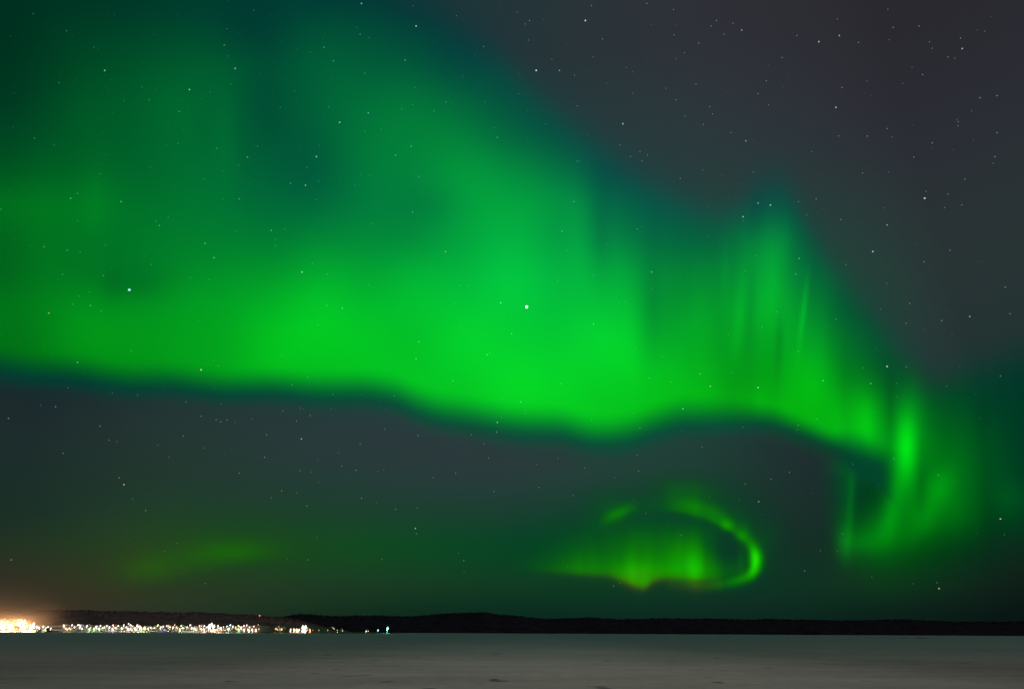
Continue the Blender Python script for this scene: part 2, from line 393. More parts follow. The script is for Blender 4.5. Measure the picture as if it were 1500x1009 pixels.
# ------------------------------------------------------------------ stars
STARS = """48,20,.35 158,19,.25 167,22,.3 260,21,.3 334,1,.25 371,15,.4 97,45,.45 15,53,.25 224,50,.25 137,69,.35 332,42,.4 351,48,.25 328,66,.6y 333,82,.35 153,103,.8 344,100,.8 162,116,.3 86,121,.45 110,117,.25 87,109,.2 159,133,.3 207,127,.35 228,131,.3 218,146,.5 181,147,.35 277,131,.92b 307,135,.35 338,123,.35 262,163,.6 274,156,.3 294,145,.25 265,146,.2 20,136,.25 19,186,.3 164,165,.2 246,182,.3 268,190,.3 50,202,.5 79,212,.35 244,212,.3 260,210,.4 317,217,.5 155,226,.3 149,241,.25 146,254,.35 220,244,.35 206,256,.3 362,230,.75 349,242,.45 327,250,.35 299,262,.4 364,269,.3 137,266,.2 142,269,.25 113,283,.5 103,290,.65 177,295,.7 350,291,.65 326,291,.35 291,293,.3 1,306,.45 113,323,.35 219,307,.25 228,323,.5 233,330,.65 246,318,.45
529,5,.8 395,21,.3 522,40,.35 527,50,.55 540,55,.35 609,38,.88 733,3,.45 668,23,.25 412,61,.3 434,71,.3 454,76,.4 474,69,.65 480,69,.3 488,89,.65 593,88,.7b 708,68,.55 695,79,.2 534,107,.5 592,106,.3 380,108,.3 407,105,.2 417,117,.25 430,123,.25 431,133,.35 434,145,.25 399,137,.2 486,114,.25 511,122,.2 395,147,.3 410,157,.4 481,156,.45 539,165,.8b 580,127,.25 607,128,.4 588,159,.5 604,153,.5b 653,149,.6 662,152,.3 635,162,.5 658,163,.25 677,112,.35 710,149,.4 706,153,.25 701,149,.2 497,179,.86 534,192,.4 558,189,.35 602,214,.75g 579,227,.75b 581,219,.3 724,187,.4 728,201,.65 377,214,.5 438,215,.3 467,213,.4 463,229,1.0b 449,245,.5 466,265,.5 447,271,.8 425,268,.65 497,258,.3 541,256,.35 528,255,.35 566,247,.3 519,270,.35 613,258,.6 637,251,.3 637,244,.25 447,294,.35 463,292,.4 558,287,.25 604,310,.7 663,303,.35 544,327,.5 484,331,.35 417,335,.4 467,318,.2 666,328,.3 629,329,.25
866,8,.3 796,28,.5 775,30,.25 857,30,1.0 947,5,.3 953,36,.6b 990,36,.4 987,51,.3 986,14,.2 1049,30,.35 1041,38,.2 1073,34,.25 1086,44,.85b 1060,50,.25 830,65,.45 882,57,.25 785,103,1.1y 819,103,.75 862,104,.4 841,110,.25 926,105,.65b 947,90,.4 1023,63,.3 759,137,.4 888,122,.55 975,129,.65 1019,123,.25 1064,134,.45 1110,137,.35 1122,118,.3 772,162,.35 845,155,.35 865,166,.4 990,146,.35 1039,156,.25 1003,170,.2 799,181,.45 819,199,.25 772,201,.25 860,197,.4 912,181,1.0b 1030,182,.25 908,212,.35 1070,194,.35 1092,206,.75 1103,206,.45 845,236,.55 849,235,.4 862,241,.3 923,229,.35 937,222,.3 940,235,.35 948,227,.3 996,261,.7 1057,256,.5 1103,252,.3 1086,269,.5 791,274,.3 840,295,.65 1036,302,.5 1067,290,.4 1110,297,.8 1088,317,.9 1088,323,.4 933,335,.6 940,332,.4 971,332,.35 866,322,.3
1128,300,.95 1199,61,.95b 1229,52,.75 1302,58,.6 1346,38,.3 1308,40,.25 1167,52,.2 1257,62,.2 1361,61,.2 1409,71,.8g 1398,85,.55 1431,44,.45 1451,24,.4 1145,84,.35 1153,110,.4 1125,95,.45 1147,127,.4 1322,122,.55 1233,128,.3 1276,140,.4 1351,109,.25 1435,143,.7 1460,140,.35 1224,157,.96b 1401,175,.6g 1403,178,.65g 1337,183,.45 1299,188,.25 1270,199,.35 1228,199,.2 1460,194,.25 1425,205,.4 1365,217,.4 1365,209,.3 1396,219,.4 1457,229,.7 1338,230,.3 1263,253,.25 1301,252,.55 1413,262,.3 1354,290,1.05 1169,295,.7 1195,291,.35 1204,305,.55b 1211,311,.4 1181,314,.3 1231,321,.7 1295,304,.55 1299,329,.75 1388,284,.2
64,361,.55 44,359,.35 98,366,.6 117,369,.4 154,359,.4 19,349,.3 78,382,.3 91,401,.5 84,409,.3 221,387,.45 151,403,.55 162,393,.3 300,356,.75 313,377,.78 345,338,.4 278,406,.45 305,409,.4 290,391,.3 189,424,1.3b 131,427,.45 226,425,.3 115,433,.4 106,445,.45 132,447,.65 148,455,.5 71,458,.75y 199,470,.3 283,475,.25 2,489,.3 325,460,.25 192,513,.45 113,530,.75 77,518,.25 294,541,1.0y 312,527,.4 319,535,.4 206,541,.3 306,559,.35 314,568,.35 319,554,.35 293,567,.3 328,570,.3 164,575,.2 201,578,.3 272,588,.3 323,591,.55 59,593,.5 81,595,.25 12,612,.7 294,609,.3 316,614,.3 323,617,.35 332,614,.35 344,618,.55 369,613,.55 171,646,.6 268,638,.35 247,669,.55y 329,665,.4 240,566,.25
397,337,.7 403,350,.45 403,359,.5 378,394,.35 457,386,.5 442,398,1.0b 479,401,.5 460,374,.35 540,417,.45 652,368,.75y 709,408,.35 740,408,.35 673,418,.5 686,418,.4 688,429,.3 733,443,.9b 740,449,.35 749,488,.7 472,443,.3 478,447,.55 501,451,.7 465,475,.4 665,444,.4 613,500,.75 609,525,.75 441,509,.35 412,520,.4 713,519,.65y 717,517,.5 674,477,.25 687,495,.35 663,557,.65 450,552,.5 466,556,.35 427,563,.6 382,571,.35 487,577,.5 529,577,.35 577,579,.55 556,587,.3 735,583,.4 707,602,.3 734,610,.45 728,618,.95b 727,632,.7y 690,636,.55 610,597,.3 414,601,.6 439,597,.35 454,608,.35 487,608,.4 434,616,.35 388,631,.4 390,636,.3 441,642,.85 492,633,.4 496,663,.6 563,628,.65 506,650,.4 527,649,.3 612,637,.35 708,649,.35 387,669,.3
823,338,.7 830,366,.45 845,353,.3 888,358,.4 1037,346,.4 1108,374,.45 869,403,.5 885,402,.3 816,411,.5 758,433,.35 954,398,.75y 955,423,.4 996,392,.35 1006,399,.3 1091,396,.45 771,449,2.0 906,444,.45 915,441,.4 869,474,.75 930,510,.4 977,490,.35 981,490,.35 1067,489,.4 1095,479,.35 1116,478,.45 763,508,.3 818,537,.3 821,561,.55 970,522,.45 951,553,.6 982,559,.5 1025,547,.7 1040,565,.8 1072,545,.4 1110,567,.86 762,588,.75 769,605,.5 769,600,.4 803,608,.35 866,615,.45 904,617,.35 927,605,.4 786,619,.3 937,626,.6 1000,598,.9b 1088,625,.45 1028,654,.7b 933,666,.3
1170,378,.7 1165,401,.7 1254,356,.4 1239,387,.3 1278,368,.9 1340,357,.45 1353,383,.3 1391,366,.25 1433,382,.4 1472,420,.35 1332,444,.3 1137,456,.5 1224,467,.5 1213,477,.35 1260,493,.25 1353,482,.5 1385,453,.4 1379,469,.35 1420,463,.75 1394,490,.4 1479,459,.25 1169,514,.5 1264,538,.45 1299,536,1.0 1327,537,.5 1284,510,.3 1205,557,.75 1275,561,.7 1313,561,.4 1313,580,.4 1282,603,.35 1405,536,.4 1386,565,.4 1465,550,.55 1435,612,.35 1196,613,.5 1169,622,.55 1167,629,.45
174,699,.35y 181,709,.8y 350,692,.3 310,737,.45y 213,747,.25 284,787,.45 189,790,.45 16,819,.35 92,663,.2 500,682,.35 521,688,.35 412,718,.3 449,740,.25 551,736,.5 529,729,.25 579,745,.35 630,726,.4 667,692,.3 715,670,.35 608,773,.87y 723,719,.25 450,819,.25 789,713,.25 839,725,.65 935,689,.25 992,716,.45 1082,732,.5 1111,734,.75 1091,708,.25 1115,753,.4 997,783,.75y 1012,772,.5 1084,769,.45 946,751,.25 831,829,.35 898,857,.25 1249,679,.4 1309,671,.5 1156,691,.35 1129,701,.25 1190,722,.4 1286,709,.35 1374,695,.5 1398,705,.35 1234,781,.4 1465,759,.86y 1375,861,.75y 1178,835,.25"""
BRIGHT = {
 (771,449): "largest and brightest white star, in the middle of the green band",
 (189,424): "bright bluish white star in the left part of the green band, second brightest",
 (785,103): "bright cream star in the grey sky just above the band's upper edge",
 (857,30): "bright white star near the top edge, above the cream star",
 (463,229): "bright blue star in the dark green upper part of the aurora",
 (277,131): "bluish star in the upper left of the aurora, brightest of that corner",
 (609,38): "white star at the top just inside the upper fringe of the aurora",
 (497,179): "white star upper left of the bright blue star, in dark green glow",
 (912,181): "lone bright blue star in the grey sky above the band's slope",
 (1088,317): "bright bluish star on the band's upper edge beside the tall bump",
 (1128,300): "bright white star on the very top of the band's tall bump",
 (1199,61): "blue star at the top right in the grey sky",
 (1224,157): "bright bluish star below the blue one in the grey upper right sky",
 (1354,290): "brightest star of the dark right sky, bluish white",
 (1278,368): "bright star in the grey sky right of the band's sloping edge",
 (1299,536): "bright star at the band's upper right edge where the curtain begins",
 (442,398): "bright blue star in the bright green left centre of the band",
 (294,541): "cream star low in the green band near its left lower hem",
 (733,443): "narrow blue star directly left of the brightest star",
 (728,618): "blue star just above the hem of the band at the centre",
 (1000,598): "bluish star low in the green band left of centre of the hem's arch",
 (1086,44): "bluish star near the top of the grey sky",
 (441,642): "white star in the dark gap below the band's hem",
 (1110,567): "white star in the lower green band under the vertical rays",
 (608,773): "yellowish star low above the hills, alone in dim green sky",
 (1465,759): "yellowish star low at the far right beside the green curtain",
}
TINT = {'': (.76, .95, 1), 'b': (.42, .80, 1), 'y': (1, .88, .50), 'g': (.5, 1, .8), 'a': (.34, 1, .98)}
WORD = {'': "white", 'b': "bluish", 'y': "yellowish", 'g': "greenish"}
P = []
for s in STARS.split():
    x, y, b = s.split(','); t = ''
    if b[-1] in 'byg': t = b[-1]; b = b[:-1]
    P.append((float(x), float(y), float(b), t))
P.sort(key=lambda p: -p[2])
ico = bpy.data.meshes.new("star"); bm = bmesh.new(); bmesh.ops.create_icosphere(bm, subdivisions=2, radius=1); bm.to_mesh(ico); bm.free()
R_STAR = 80000.0
star_me = {}; counts = {}
faintV = []; faintF = []
base_v = np.array([v.co[:] for v in ico.vertices]); base_f = np.array([p.vertices[:] for p in ico.polygons])
for i, (x, y, b, t) in enumerate(P):
    d = direction(x + .5, y + .5)
    _, a = band(np.array([x]), np.array([y])); a = float(a[0])
    rad = (0.56 + 0.42 * b if b < 1.2 else 0.9 + 0.52 * b) * R_STAR / F * (0.93 + .07 * rng.random())
    k = (0.05 + 0.66 * b ** 2.5) / (1 - a) ** .9
    if a < .5 and b < .75: k *= .5
    if i < 299:
        q = ('a' if t == '' and a > .5 and b < .8 else t, round(math.log(k) * 4))
        if q not in star_me:
            me = ico.copy(); me.name = "star"; me.materials.append(emitter("starlight", TINT[q[0]], math.exp(q[1] / 4))); star_me[q] = me
        o = bpy.data.objects.new("star", star_me[q]); col.objects.link(o)
        o.location = Vector(d * R_STAR); o.scale = (rad,) * 3
        if (x, y) in BRIGHT: tag(o, BRIGHT[(x, y)], "star", "stars in the night sky")
        else:
            size = "small clear" if b >= .55 else "faint pinprick"
            if t == '': lb, gp = f"{size} white star, one of many scattered over the sky", f"{size} white stars"
            else: lb, gp = f"{size} {WORD[t]} star among the many whiter ones in the sky", f"{size} {WORD[t]} stars"
            tag(o, lb, "star", gp)
    else:
        faintV.append(base_v * rad * .85 + d * R_STAR); faintF.append(base_f + len(base_v) * (i - 299))
for i in range(170):                                     # the dimmest ones, barely seen
    x, y = rng.random() * 1500, rng.random() ** .8 * 860
    faintV.append(base_v * (.34 + .2 * rng.random()) * R_STAR / F + direction(x, y) * R_STAR); faintF.append(base_f + len(base_v) * (len(faintV) - 1))
me = mesh_from("faint_stars", np.concatenate(faintV), np.concatenate(faintF))
fs = link("faint_stars", me, emitter("faint_starlight", (.8, 1, .95), .3))
tag(fs, "dimmest dust of stars sprinkled between the brighter ones", "stars", None, "stuff")

# ------------------------------------------------------------------ frozen lake
m, t, bs = material("snowy_ice")
tc = t.nodes.new("ShaderNodeTexCoord")
def noise(scale, detail=4, stretch=(1, 1, 1), rough=.55):
    mp = t.nodes.new("ShaderNodeMapping"); mp.inputs["Scale"].default_value = stretch
    n = t.nodes.new("ShaderNodeTexNoise"); n.inputs["Scale"].default_value = scale; n.inputs["Detail"].default_value = detail; n.inputs["Roughness"].default_value = rough
    t.links.new(tc.outputs["Object"], mp.inputs[0]); t.links.new(mp.outputs[0], n.inputs[0]); return n
def ramp(src, stops):
    r = t.nodes.new("ShaderNodeValToRGB"); e = r.color_ramp.elements
    while len(e) < len(stops): e.new(.5)
    for k, (p, c) in enumerate(stops): e[k].position = p; e[k].color = (*c, 1)
    t.links.new(src, r.inputs[0]); return r
def mix(f, a, b, mode='MIX'):
    n = t.nodes.new("ShaderNodeMix"); n.data_type = 'RGBA'; n.blend_type = mode
    if isinstance(f, float): n.inputs[0].default_value = f
    else: t.links.new(f, n.inputs[0])
    t.links.new(a, n.inputs[6]); t.links.new(b, n.inputs[7]); return n.outputs[2]
big = ramp(noise(.022, 5).outputs[0], [(.3, (.62, .62, .61)), (.62, (.84, .84, .83))])
mid = ramp(noise(.16, 5, (.45, 1, 1)).outputs[0], [(.3, (.78,) * 3), (.65, (1,) * 3)])
fine = ramp(noise(1.1, 4, (.7, 1, 1)).outputs[0], [(.30, (.82,) * 3), (.6, (1,) * 3)])
bare = ramp(noise(.30, 3, (1, .55, 1), .5).outputs[0], [(.285, (.42, .43, .46)), (.345, (1, 1, 1))])
c = mix(1.0, big.outputs[0], mid.outputs[0], 'MULTIPLY'); c = mix(1.0, c, fine.outputs[0], 'MULTIPLY'); c = mix(1.0, c, bare.outputs[0], 'MULTIPLY')
# light falloff put into the ice colour: pale snow near, dimmer blue-green far out
gm_ = t.nodes.new("ShaderNodeNewGeometry"); sx_ = t.nodes.new("ShaderNodeSeparateXYZ"); t.links.new(gm_.outputs["Position"], sx_.inputs[0])
dv = t.nodes.new("ShaderNodeMath"); dv.operation = 'DIVIDE'; dv.inputs[0].default_value = 60.0; t.links.new(sx_.outputs[1], dv.inputs[1])
ad = t.nodes.new("ShaderNodeMath"); ad.operation = 'MULTIPLY_ADD'; ad.inputs[1].default_value = .22; t.links.new(noise(.02, 4).outputs[0], ad.inputs[0]); t.links.new(dv.outputs[0], ad.inputs[2])
rg = t.nodes.new("ShaderNodeMapRange"); rg.interpolation_type = 'SMOOTHSTEP'; rg.inputs[1].default_value = .12; rg.inputs[2].default_value = 1.05; t.links.new(ad.outputs[0], rg.inputs[0])
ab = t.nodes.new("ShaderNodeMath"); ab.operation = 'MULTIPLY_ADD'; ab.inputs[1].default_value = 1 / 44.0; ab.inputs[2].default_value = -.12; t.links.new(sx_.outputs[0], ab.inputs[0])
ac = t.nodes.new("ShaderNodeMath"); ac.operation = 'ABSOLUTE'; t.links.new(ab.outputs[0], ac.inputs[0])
thin = ramp(ac.outputs[0], [(.2, (1.12, 1.12, 1.12)), (1.0, (.62, .62, .63))]); thin.color_ramp.interpolation = 'EASE'  # light falloff toward both sides painted into the snow colour
c = mix(1.0, c, thin.outputs[0], 'MULTIPLY')  # thin: the painted light falloff toward both sides
far_dim = t.nodes.new("ShaderNodeRGB"); far_dim.outputs[0].default_value = (.17, .31, .33, 1)
c = mix(rg.outputs[0], far_dim.outputs[0], c)
bp = t.nodes.new("ShaderNodeBump"); bp.inputs["Strength"].default_value = .35; bp.inputs["Distance"].default_value = .05
t.links.new(noise(.9, 5, (.6, 1, 1)).outputs[0], bp.inputs["Height"]); t.links.new(bp.outputs[0], bs.inputs["Normal"])
t.links.new(c, bs.inputs["Base Color"]); bs.inputs["Roughness"].default_value = .9; bs.inputs["Specular IOR Level"].default_value = .05
rr = np.concatenate([[0.5], np.geomspace(4, 88000, 40)]); aa = np.linspace(0, 2 * math.pi, 96, endpoint=False)
V = [(0, 0, 0)] + [(r * math.cos(a), r * math.sin(a), 0) for r in rr for a in aa]
bm = bmesh.new(); vs = [bm.verts.new(v) for v in V]
for j in range(96):
    bm.faces.new((vs[0], vs[1 + j], vs[1 + (j + 1) % 96]))
    for i in range(len(rr) - 1):
        a0 = 1 + i * 96; bm.faces.new((vs[a0 + j], vs[a0 + 96 + j], vs[a0 + 96 + (j + 1) % 96], vs[a0 + (j + 1) % 96]))
me = bpy.data.meshes.new("frozen_lake"); bm.to_mesh(me); bm.free()
lake = link("frozen_lake", me, m); tag(lake, kind="structure")

# ------------------------------------------------------------------ far wooded hills
def horizon(px): return 504.5 + F * 0.4217 + (px - 750) * .005


def dark_material(name, c0, c1, scale):
    global t, tc
    m, t, bs = material(name); tc = t.nodes.new("ShaderNodeTexCoord")
    r = ramp(noise(scale, 5).outputs[0], [(.35, c0), (.65, c1)]); t.links.new(r.outputs[0], bs.inputs["Base Color"]); bs.inputs["Roughness"].default_value = .95
    bs.inputs["Specular IOR Level"].default_value = 0
    return m


wood = dark_material("winter_wood", (.018, .016, .028), (.036, .034, .054), .02)


glow_wood = dark_material("glow_tinted_wood", (.11, .085, .088), (.20, .16, .16), .02)  # lighter and warmer than the hills: town glow put into the wood's colour


def ridge(name, pts, d0, d1, label, seed, xs_step=12):
    """a hill range: front shore at distance d0, crest at d1, falling away behind"""
    r = np.random.default_rng(seed)
    xs = np.arange(pts[0][0], pts[-1][0] + xs_step, xs_step, dtype=float)
    top = spline([p[0] for p in pts], [p[1] for p in pts], xs)
    jit = np.interp(xs, xs[::3], r.normal(0, .5, len(xs[::3]))) + r.normal(0, .25, len(xs))
    prof = [(0, -.02), (.03, .03), (.2, .28), (.45, .6), (.7, .84), (.88, .96), (1.0, 1.0), (1.15, .96), (1.5, .7), (2.2, -.02)]
    V = []
    for x, yy, j in zip(xs, top, jit):
        hgt = (horizon(x) - yy + j * .5) / F
        d = direction(np.array(x), np.array(horizon(x))); hx = d[0] / d[1]
        for k, (tt, hh) in enumerate(prof):
            Y = d0 + (d1 - d0) * tt + (r.normal(0, 25) if 0 < k < 9 else 0)
            Hh = hgt * d1 * math.hypot(1, hx) * .92 + CAM_H
            V.append((hx * Y, Y, hh * Hh + (r.normal(0, 1.2) if 1 < k < 9 else 0)))
    n = len(prof); idx = np.arange(len(V)).reshape(-1, n)
    q = np.stack([idx[:-1, :-1], idx[1:, :-1], idx[1:, 1:], idx[:-1, 1:]], -1).reshape(-1, 4)
    me = mesh_from(name, V, q, False); o = link(name, me, wood if name == "hills" else glow_wood); tag(o, None, None, None, "structure")
    V = np.array(V).reshape(len(xs), n, 3)
    return V


def woods(name, V, n, label, seed, hmin=5, hmax=10):
    r = np.random.default_rng(seed)
    vv = []; ff = []; nc = V.shape[0]; k = 0
    for i in range(n):
        c = r.random() * (nc - 1.001); s = (r.random() ** .35) * 6.4 + .1
        i0, fi = int(c), c - int(c); j0, fj = int(s), s - int(s)
        p = (V[i0, j0] * (1 - fi) + V[i0 + 1, j0] * fi) * (1 - fj) + (V[i0, j0 + 1] * (1 - fi) + V[i0 + 1, j0 + 1] * fi) * fj
        h = hmin + (hmax - hmin) * r.random(); w = h * (.26 + .12 * r.random()); a0 = r.random() * 6
        for lv, (z0, z1, ww) in enumerate(((0, .62, 1), (.35, 1, .66))):
            ring = [(p[0] + w * ww * math.cos(a0 + a), p[1] + w * ww * math.sin(a0 + a), p[2] - .5 + h * z0) for a in (0, 1.57, 3.14, 4.71)]
            vv += ring + [(p[0], p[1], p[2] + h * z1)]
            ff += [(k + a, k + (a + 1) % 4, k + 4) for a in range(4)]; k += 5
    o = link(name, mesh_from(name, vv, ff), wood if name == "forest" else glow_wood); tag(o, label, "wood", None, "stuff")


V1 = ridge("hills", [(-200, 905), (0, 906), (200, 906), (330, 906), (380, 908), (410, 906), (430, 902.5), (460, 903.5), (480, 905), (520, 904), (600, 905), (640, 901.5), (680, 900), (712, 900), (730, 903), (752, 903.5),
    (790, 907.5), (840, 907.5), (870, 906.5), (900, 908), (930, 909), (960, 908.3), (1000, 908.5), (1150, 910), (1200, 911), (1260, 912.5), (1300, 911.5), (1350, 912.5), (1410, 915), (1500, 915.5), (1700, 917)], 3300, 4600, "", 3)
woods("forest", V1, 9000, "dark winter forest covering the low hills across the lake", 5, 4, 9)
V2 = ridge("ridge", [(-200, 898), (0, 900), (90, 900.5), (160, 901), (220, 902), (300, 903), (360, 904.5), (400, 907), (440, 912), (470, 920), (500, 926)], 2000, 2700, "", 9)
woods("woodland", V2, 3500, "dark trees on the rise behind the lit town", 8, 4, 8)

# ------------------------------------------------------------------ the town on the shore
D0 = 1300.0
snow = None
m, t, bs = material("shore_snow"); tc = t.nodes.new("ShaderNodeTexCoord")
r = ramp(noise(.06, 4).outputs[0], [(.40, (.03, .03, .033)), (.58, (.55, .55, .56))])
sx_ = t.nodes.new("ShaderNodeSeparateXYZ"); t.links.new(tc.outputs["Object"], sx_.inputs[0]); mr_ = t.nodes.new("ShaderNodeMapRange"); t.links.new(sx_.outputs[0], mr_.inputs[0])
mr_.inputs[1].default_value = -520; mr_.inputs[2].default_value = -430; unlit_g = t.nodes.new("ShaderNodeRGB"); unlit_g.outputs[0].default_value = (.02, .02, .024, 1)  # shore darkened past the lamps: the unlit dark is put into its colour
t.links.new(mix(mr_.outputs[0], r.outputs[0], unlit_g.outputs[0]), bs.inputs["Base Color"]); bs.inputs["Roughness"].default_value = .8
shore_snow = m


def ground(x, y):
    """height of the shore strip"""
    u = (y - D0) / 110.0
    e = min(1, max(0, (x + 1900) / 300)) * min(1, max(0, (-210 - x) / 70))
    return e * (1 - .8 * min(1, max(0, (x + 400) / 60))) * (np.interp(u, [0, .02, .12, .5, 1.0, 1.8, 3.0], [-.3, .5, 2.2, 5.5, 10.5, 13, 9]) + .7 * math.sin(x / 23) * min(1, max(0, u * 4)) + .4 * math.sin(x / 9 + y / 13)) - (1 - e) * .5


xs = np.arange(-1900, -200, 7.0); ys = D0 + np.array([-3, 0, 3, 8, 14, 22, 32, 45, 60, 75, 90, 105, 120, 140, 165, 200, 260, 330])
V = [(x, y, ground(x, y) if y >= D0 else -.4) for x in xs for y in ys]
n = len(ys); idx = np.arange(len(V)).reshape(-1, n)
q = np.stack([idx[:-1, :-1], idx[1:, :-1], idx[1:, 1:], idx[:-1, 1:]], -1).reshape(-1, 4)
tag(link("shore", mesh_from("shore", V, q, True), shore_snow), kind="structure")


def plain(name, color, rough=.6, metal=0.0):
    m, t, bs = material(name); tc_ = t.nodes.new("ShaderNodeTexCoord"); nz = t.nodes.new("ShaderNodeTexNoise"); nz.inputs["Scale"].default_value = 1.5
    rp = t.nodes.new("ShaderNodeValToRGB"); rp.color_ramp.elements[0].color = (*[c * .8 for c in color], 1); rp.color_ramp.elements[1].color = (*color, 1)
    t.links.new(tc_.outputs["Object"], nz.inputs[0]); t.links.new(nz.outputs[0], rp.inputs[0]); t.links.new(rp.outputs[0], bs.inputs["Base Color"])
    bs.inputs["Roughness"].default_value = rough; bs.inputs["Metallic"].default_value = metal
    return m


steel = plain("galvanised_steel", (.25, .26, .27), .5, .6)
roof_snow = plain("roof_snow", (.78, .78, .80), .8)
HUES = {  # name -> colour of the light
 'o': (1.0, .44, .16), 'a': (1.0, .62, .34), 'w': (1.0, .86, .72), 'l': (.93, .86, 1.0), 'g': (.62, 1.0, .42), 'y': (.95, 1.0, .48),
 'p': (1.0, .58, .46), 'c': (.62, .95, 1.0), 't': (.25, 1.0, .72), 'u': (.10, .18, 1.0), 'r': (1.0, .08, .16)}
HUEW = {'o': "orange", 'a': "amber", 'w': "white", 'l': "lilac white", 'g': "green white", 'y': "yellow green", 'p': "pinkish", 'c': "pale cyan", 't': "teal", 'u': "blue", 'r': "red"}


def bm_mesh(name, build):
    b = bmesh.new(); build(b); me = bpy.data.meshes.new(name); b.to_mesh(me); b.free(); return me


def cyl(b, p0, p1, r0, r1, seg=8):
    p0, p1 = Vector(p0), Vector(p1); ax = (p1 - p0); L = ax.length; q = ax.to_track_quat('Z', 'Y')
    rs = []
    for p, r in ((p0, r0), (p1, r1)):
        rs.append([b.verts.new(p + q @ Vector((r * math.cos(a), r * math.sin(a), 0))) for a in [2 * math.pi * k / seg for k in range(seg)]])
    for k in range(seg): b.faces.new((rs[0][k], rs[0][(k + 1) % seg], rs[1][(k + 1) % seg], rs[1][k]))
    b.faces.new(rs[0][::-1]); b.faces.new(rs[1])


def mast_build(b): cyl(b, (0, 0, -.8), (0, 0, 7.6), .16, .09); cyl(b, (0, 0, 7.5), (.9, -.5, 7.9), .06, .05)
def hood_build(b): cyl(b, (.9, -.5, 7.86), (.9, -.5, 8.2), .62, .16, 10)
def lamp_build(b):  # oversized teardrop: the lamp's flare is put into the globe's shape
    bmesh.ops.create_uvsphere(b, u_segments=12, v_segments=8, radius=1)
    for v in b.verts: v.co = Vector((v.co.x * (1.15 - .6 * v.co.z) + .9, v.co.y * (1.15 - .6 * v.co.z) - .5, v.co.z * 1.6 + 6.3))
mast_me = bm_mesh("mast", mast_build); hood_me = bm_mesh("lamp_hood", hood_build)
mast_me.materials.append(steel); hood_me.materials.append(steel)
globe_me = {}


def globe(h):
    if h not in globe_me:
        me = bm_mesh("lamp_globe_flare", lamp_build); me.shade_smooth()
        me.materials.append(emitter("lamplight", HUES[h], 2.4)); globe_me[h] = me
    return globe_me[h]


def place(px, py, hgt, dmin=D0 + 2, dmax=D0 + 205):
    """point on the shore strip where something of height hgt reaches the given line of sight"""
    best = None
    for d in np.arange(dmin, dmax, 3.0):
        v = direction(np.array(float(px)), np.array(float(py))); x = v[0] / v[1] * d; z = v[2] / v[1] * d + CAM_H
        e = abs(ground(x, d) + hgt - z)
        if best is None or e < best[0]: best = (e, x, d, ground(x, d))
    return best[1:]


LAMPS = """2,907,a,5 6,905,o,6 10,908,a,5 14,911,o,4 24,909,o,5 27,906,a,6 32,906,a,6 36,907,a,5 39,912,o,4 18,918,a,3 4,918,w,4 12,919,a,4 44,917,a,3 33,917,w,3
49,911,p,3 54,916,w,2 57,921,l,2 63,916,l,2.5 66,921,g,2 70,917,l,2.5 74,922,g,1.5
93,914,a,1 96,919,a,.8 101,921,a,.8 105,914,l,1 109,917,y,.8 114,914,w,2 117,914,l,1.5 120,919,g,1 127,915,l,2 130,921,g,1.5 133,918,y,.6 137,919,g,.8 141,916,l,1.2 147,915,w,1.6 150,918,g,1.2 144,921,g,.8
153,917,p,1 156,915,a,1.2 160,917,l,2 164,921,w,1 165,914,p,1.5 169,918,w,1 173,915,w,.8 178,918,y,.8 181,914,w,2 185,917,w,1 188,912,p,2 191,914,w,2 194,916,w,2 197,918,a,1 201,914,p,2 204,916,l,1.5 206,918,w,1.5 191,922,p,1 197,922,w,1 205,921,g,2 187,920,w,.8
212,917,y,1 217,919,y,1 221,918,a,.8 226,918,y,1.2 231,914,y,1.2 235,917,w,1 239,916,w,1.5 244,915,p,1 247,915,o,.8 249,917,w,1 253,917,w,1.5 256,914,a,.6 258,917,a,.8 265,915,g,1.5 263,920,g,1.5 267,918,w,1.5
274,917,y,1 278,914,w,2 281,918,w,1.2 285,919,y,.8 288,922,a,.5 292,915,p,2.2 294,919,a,1 299,915,w,1.5 303,917,w,2 306,914,w,3 309,912,w,5 312,915,w,3 298,921,a,1.5 305,921,w,1.5 311,921,o,1.5 319,915,w,1.5 323,918,w,1.5 316,921,o,.5 321,922,o,.5 327,917,y,.6
332,916,w,1.5 335,919,w,1.5 337,914,c,1.5 341,916,w,.8 333,922,g,1.2 345,917,o,1.2 349,915,a,1.5 353,917,w,1.5 357,915,p,1.5 361,914,p,1.2 365,917,w,1.8 372,916,p,2.5 369,920,w,2 378,914,o,.6 348,922,g,1 356,922,g,1.2 363,921,w,1 374,920,a,1.2 379,920,a,.4
404,919,o,.7 408,917,a,1.8 412,920,y,1.2 415,918,o,.6 425,922,w,.8 430,920,o,1.2 434,921,w,1.5 438,921,w,2.5 442,922,a,3 446,921,w,3 445,917,a,1 449,918,o,.8 446,925,y,2 453,925,o,.8 458,922,o,.25 467,922,p,.12 480,922,w,.14 494,922,w,.12 494,925,y,.15"""


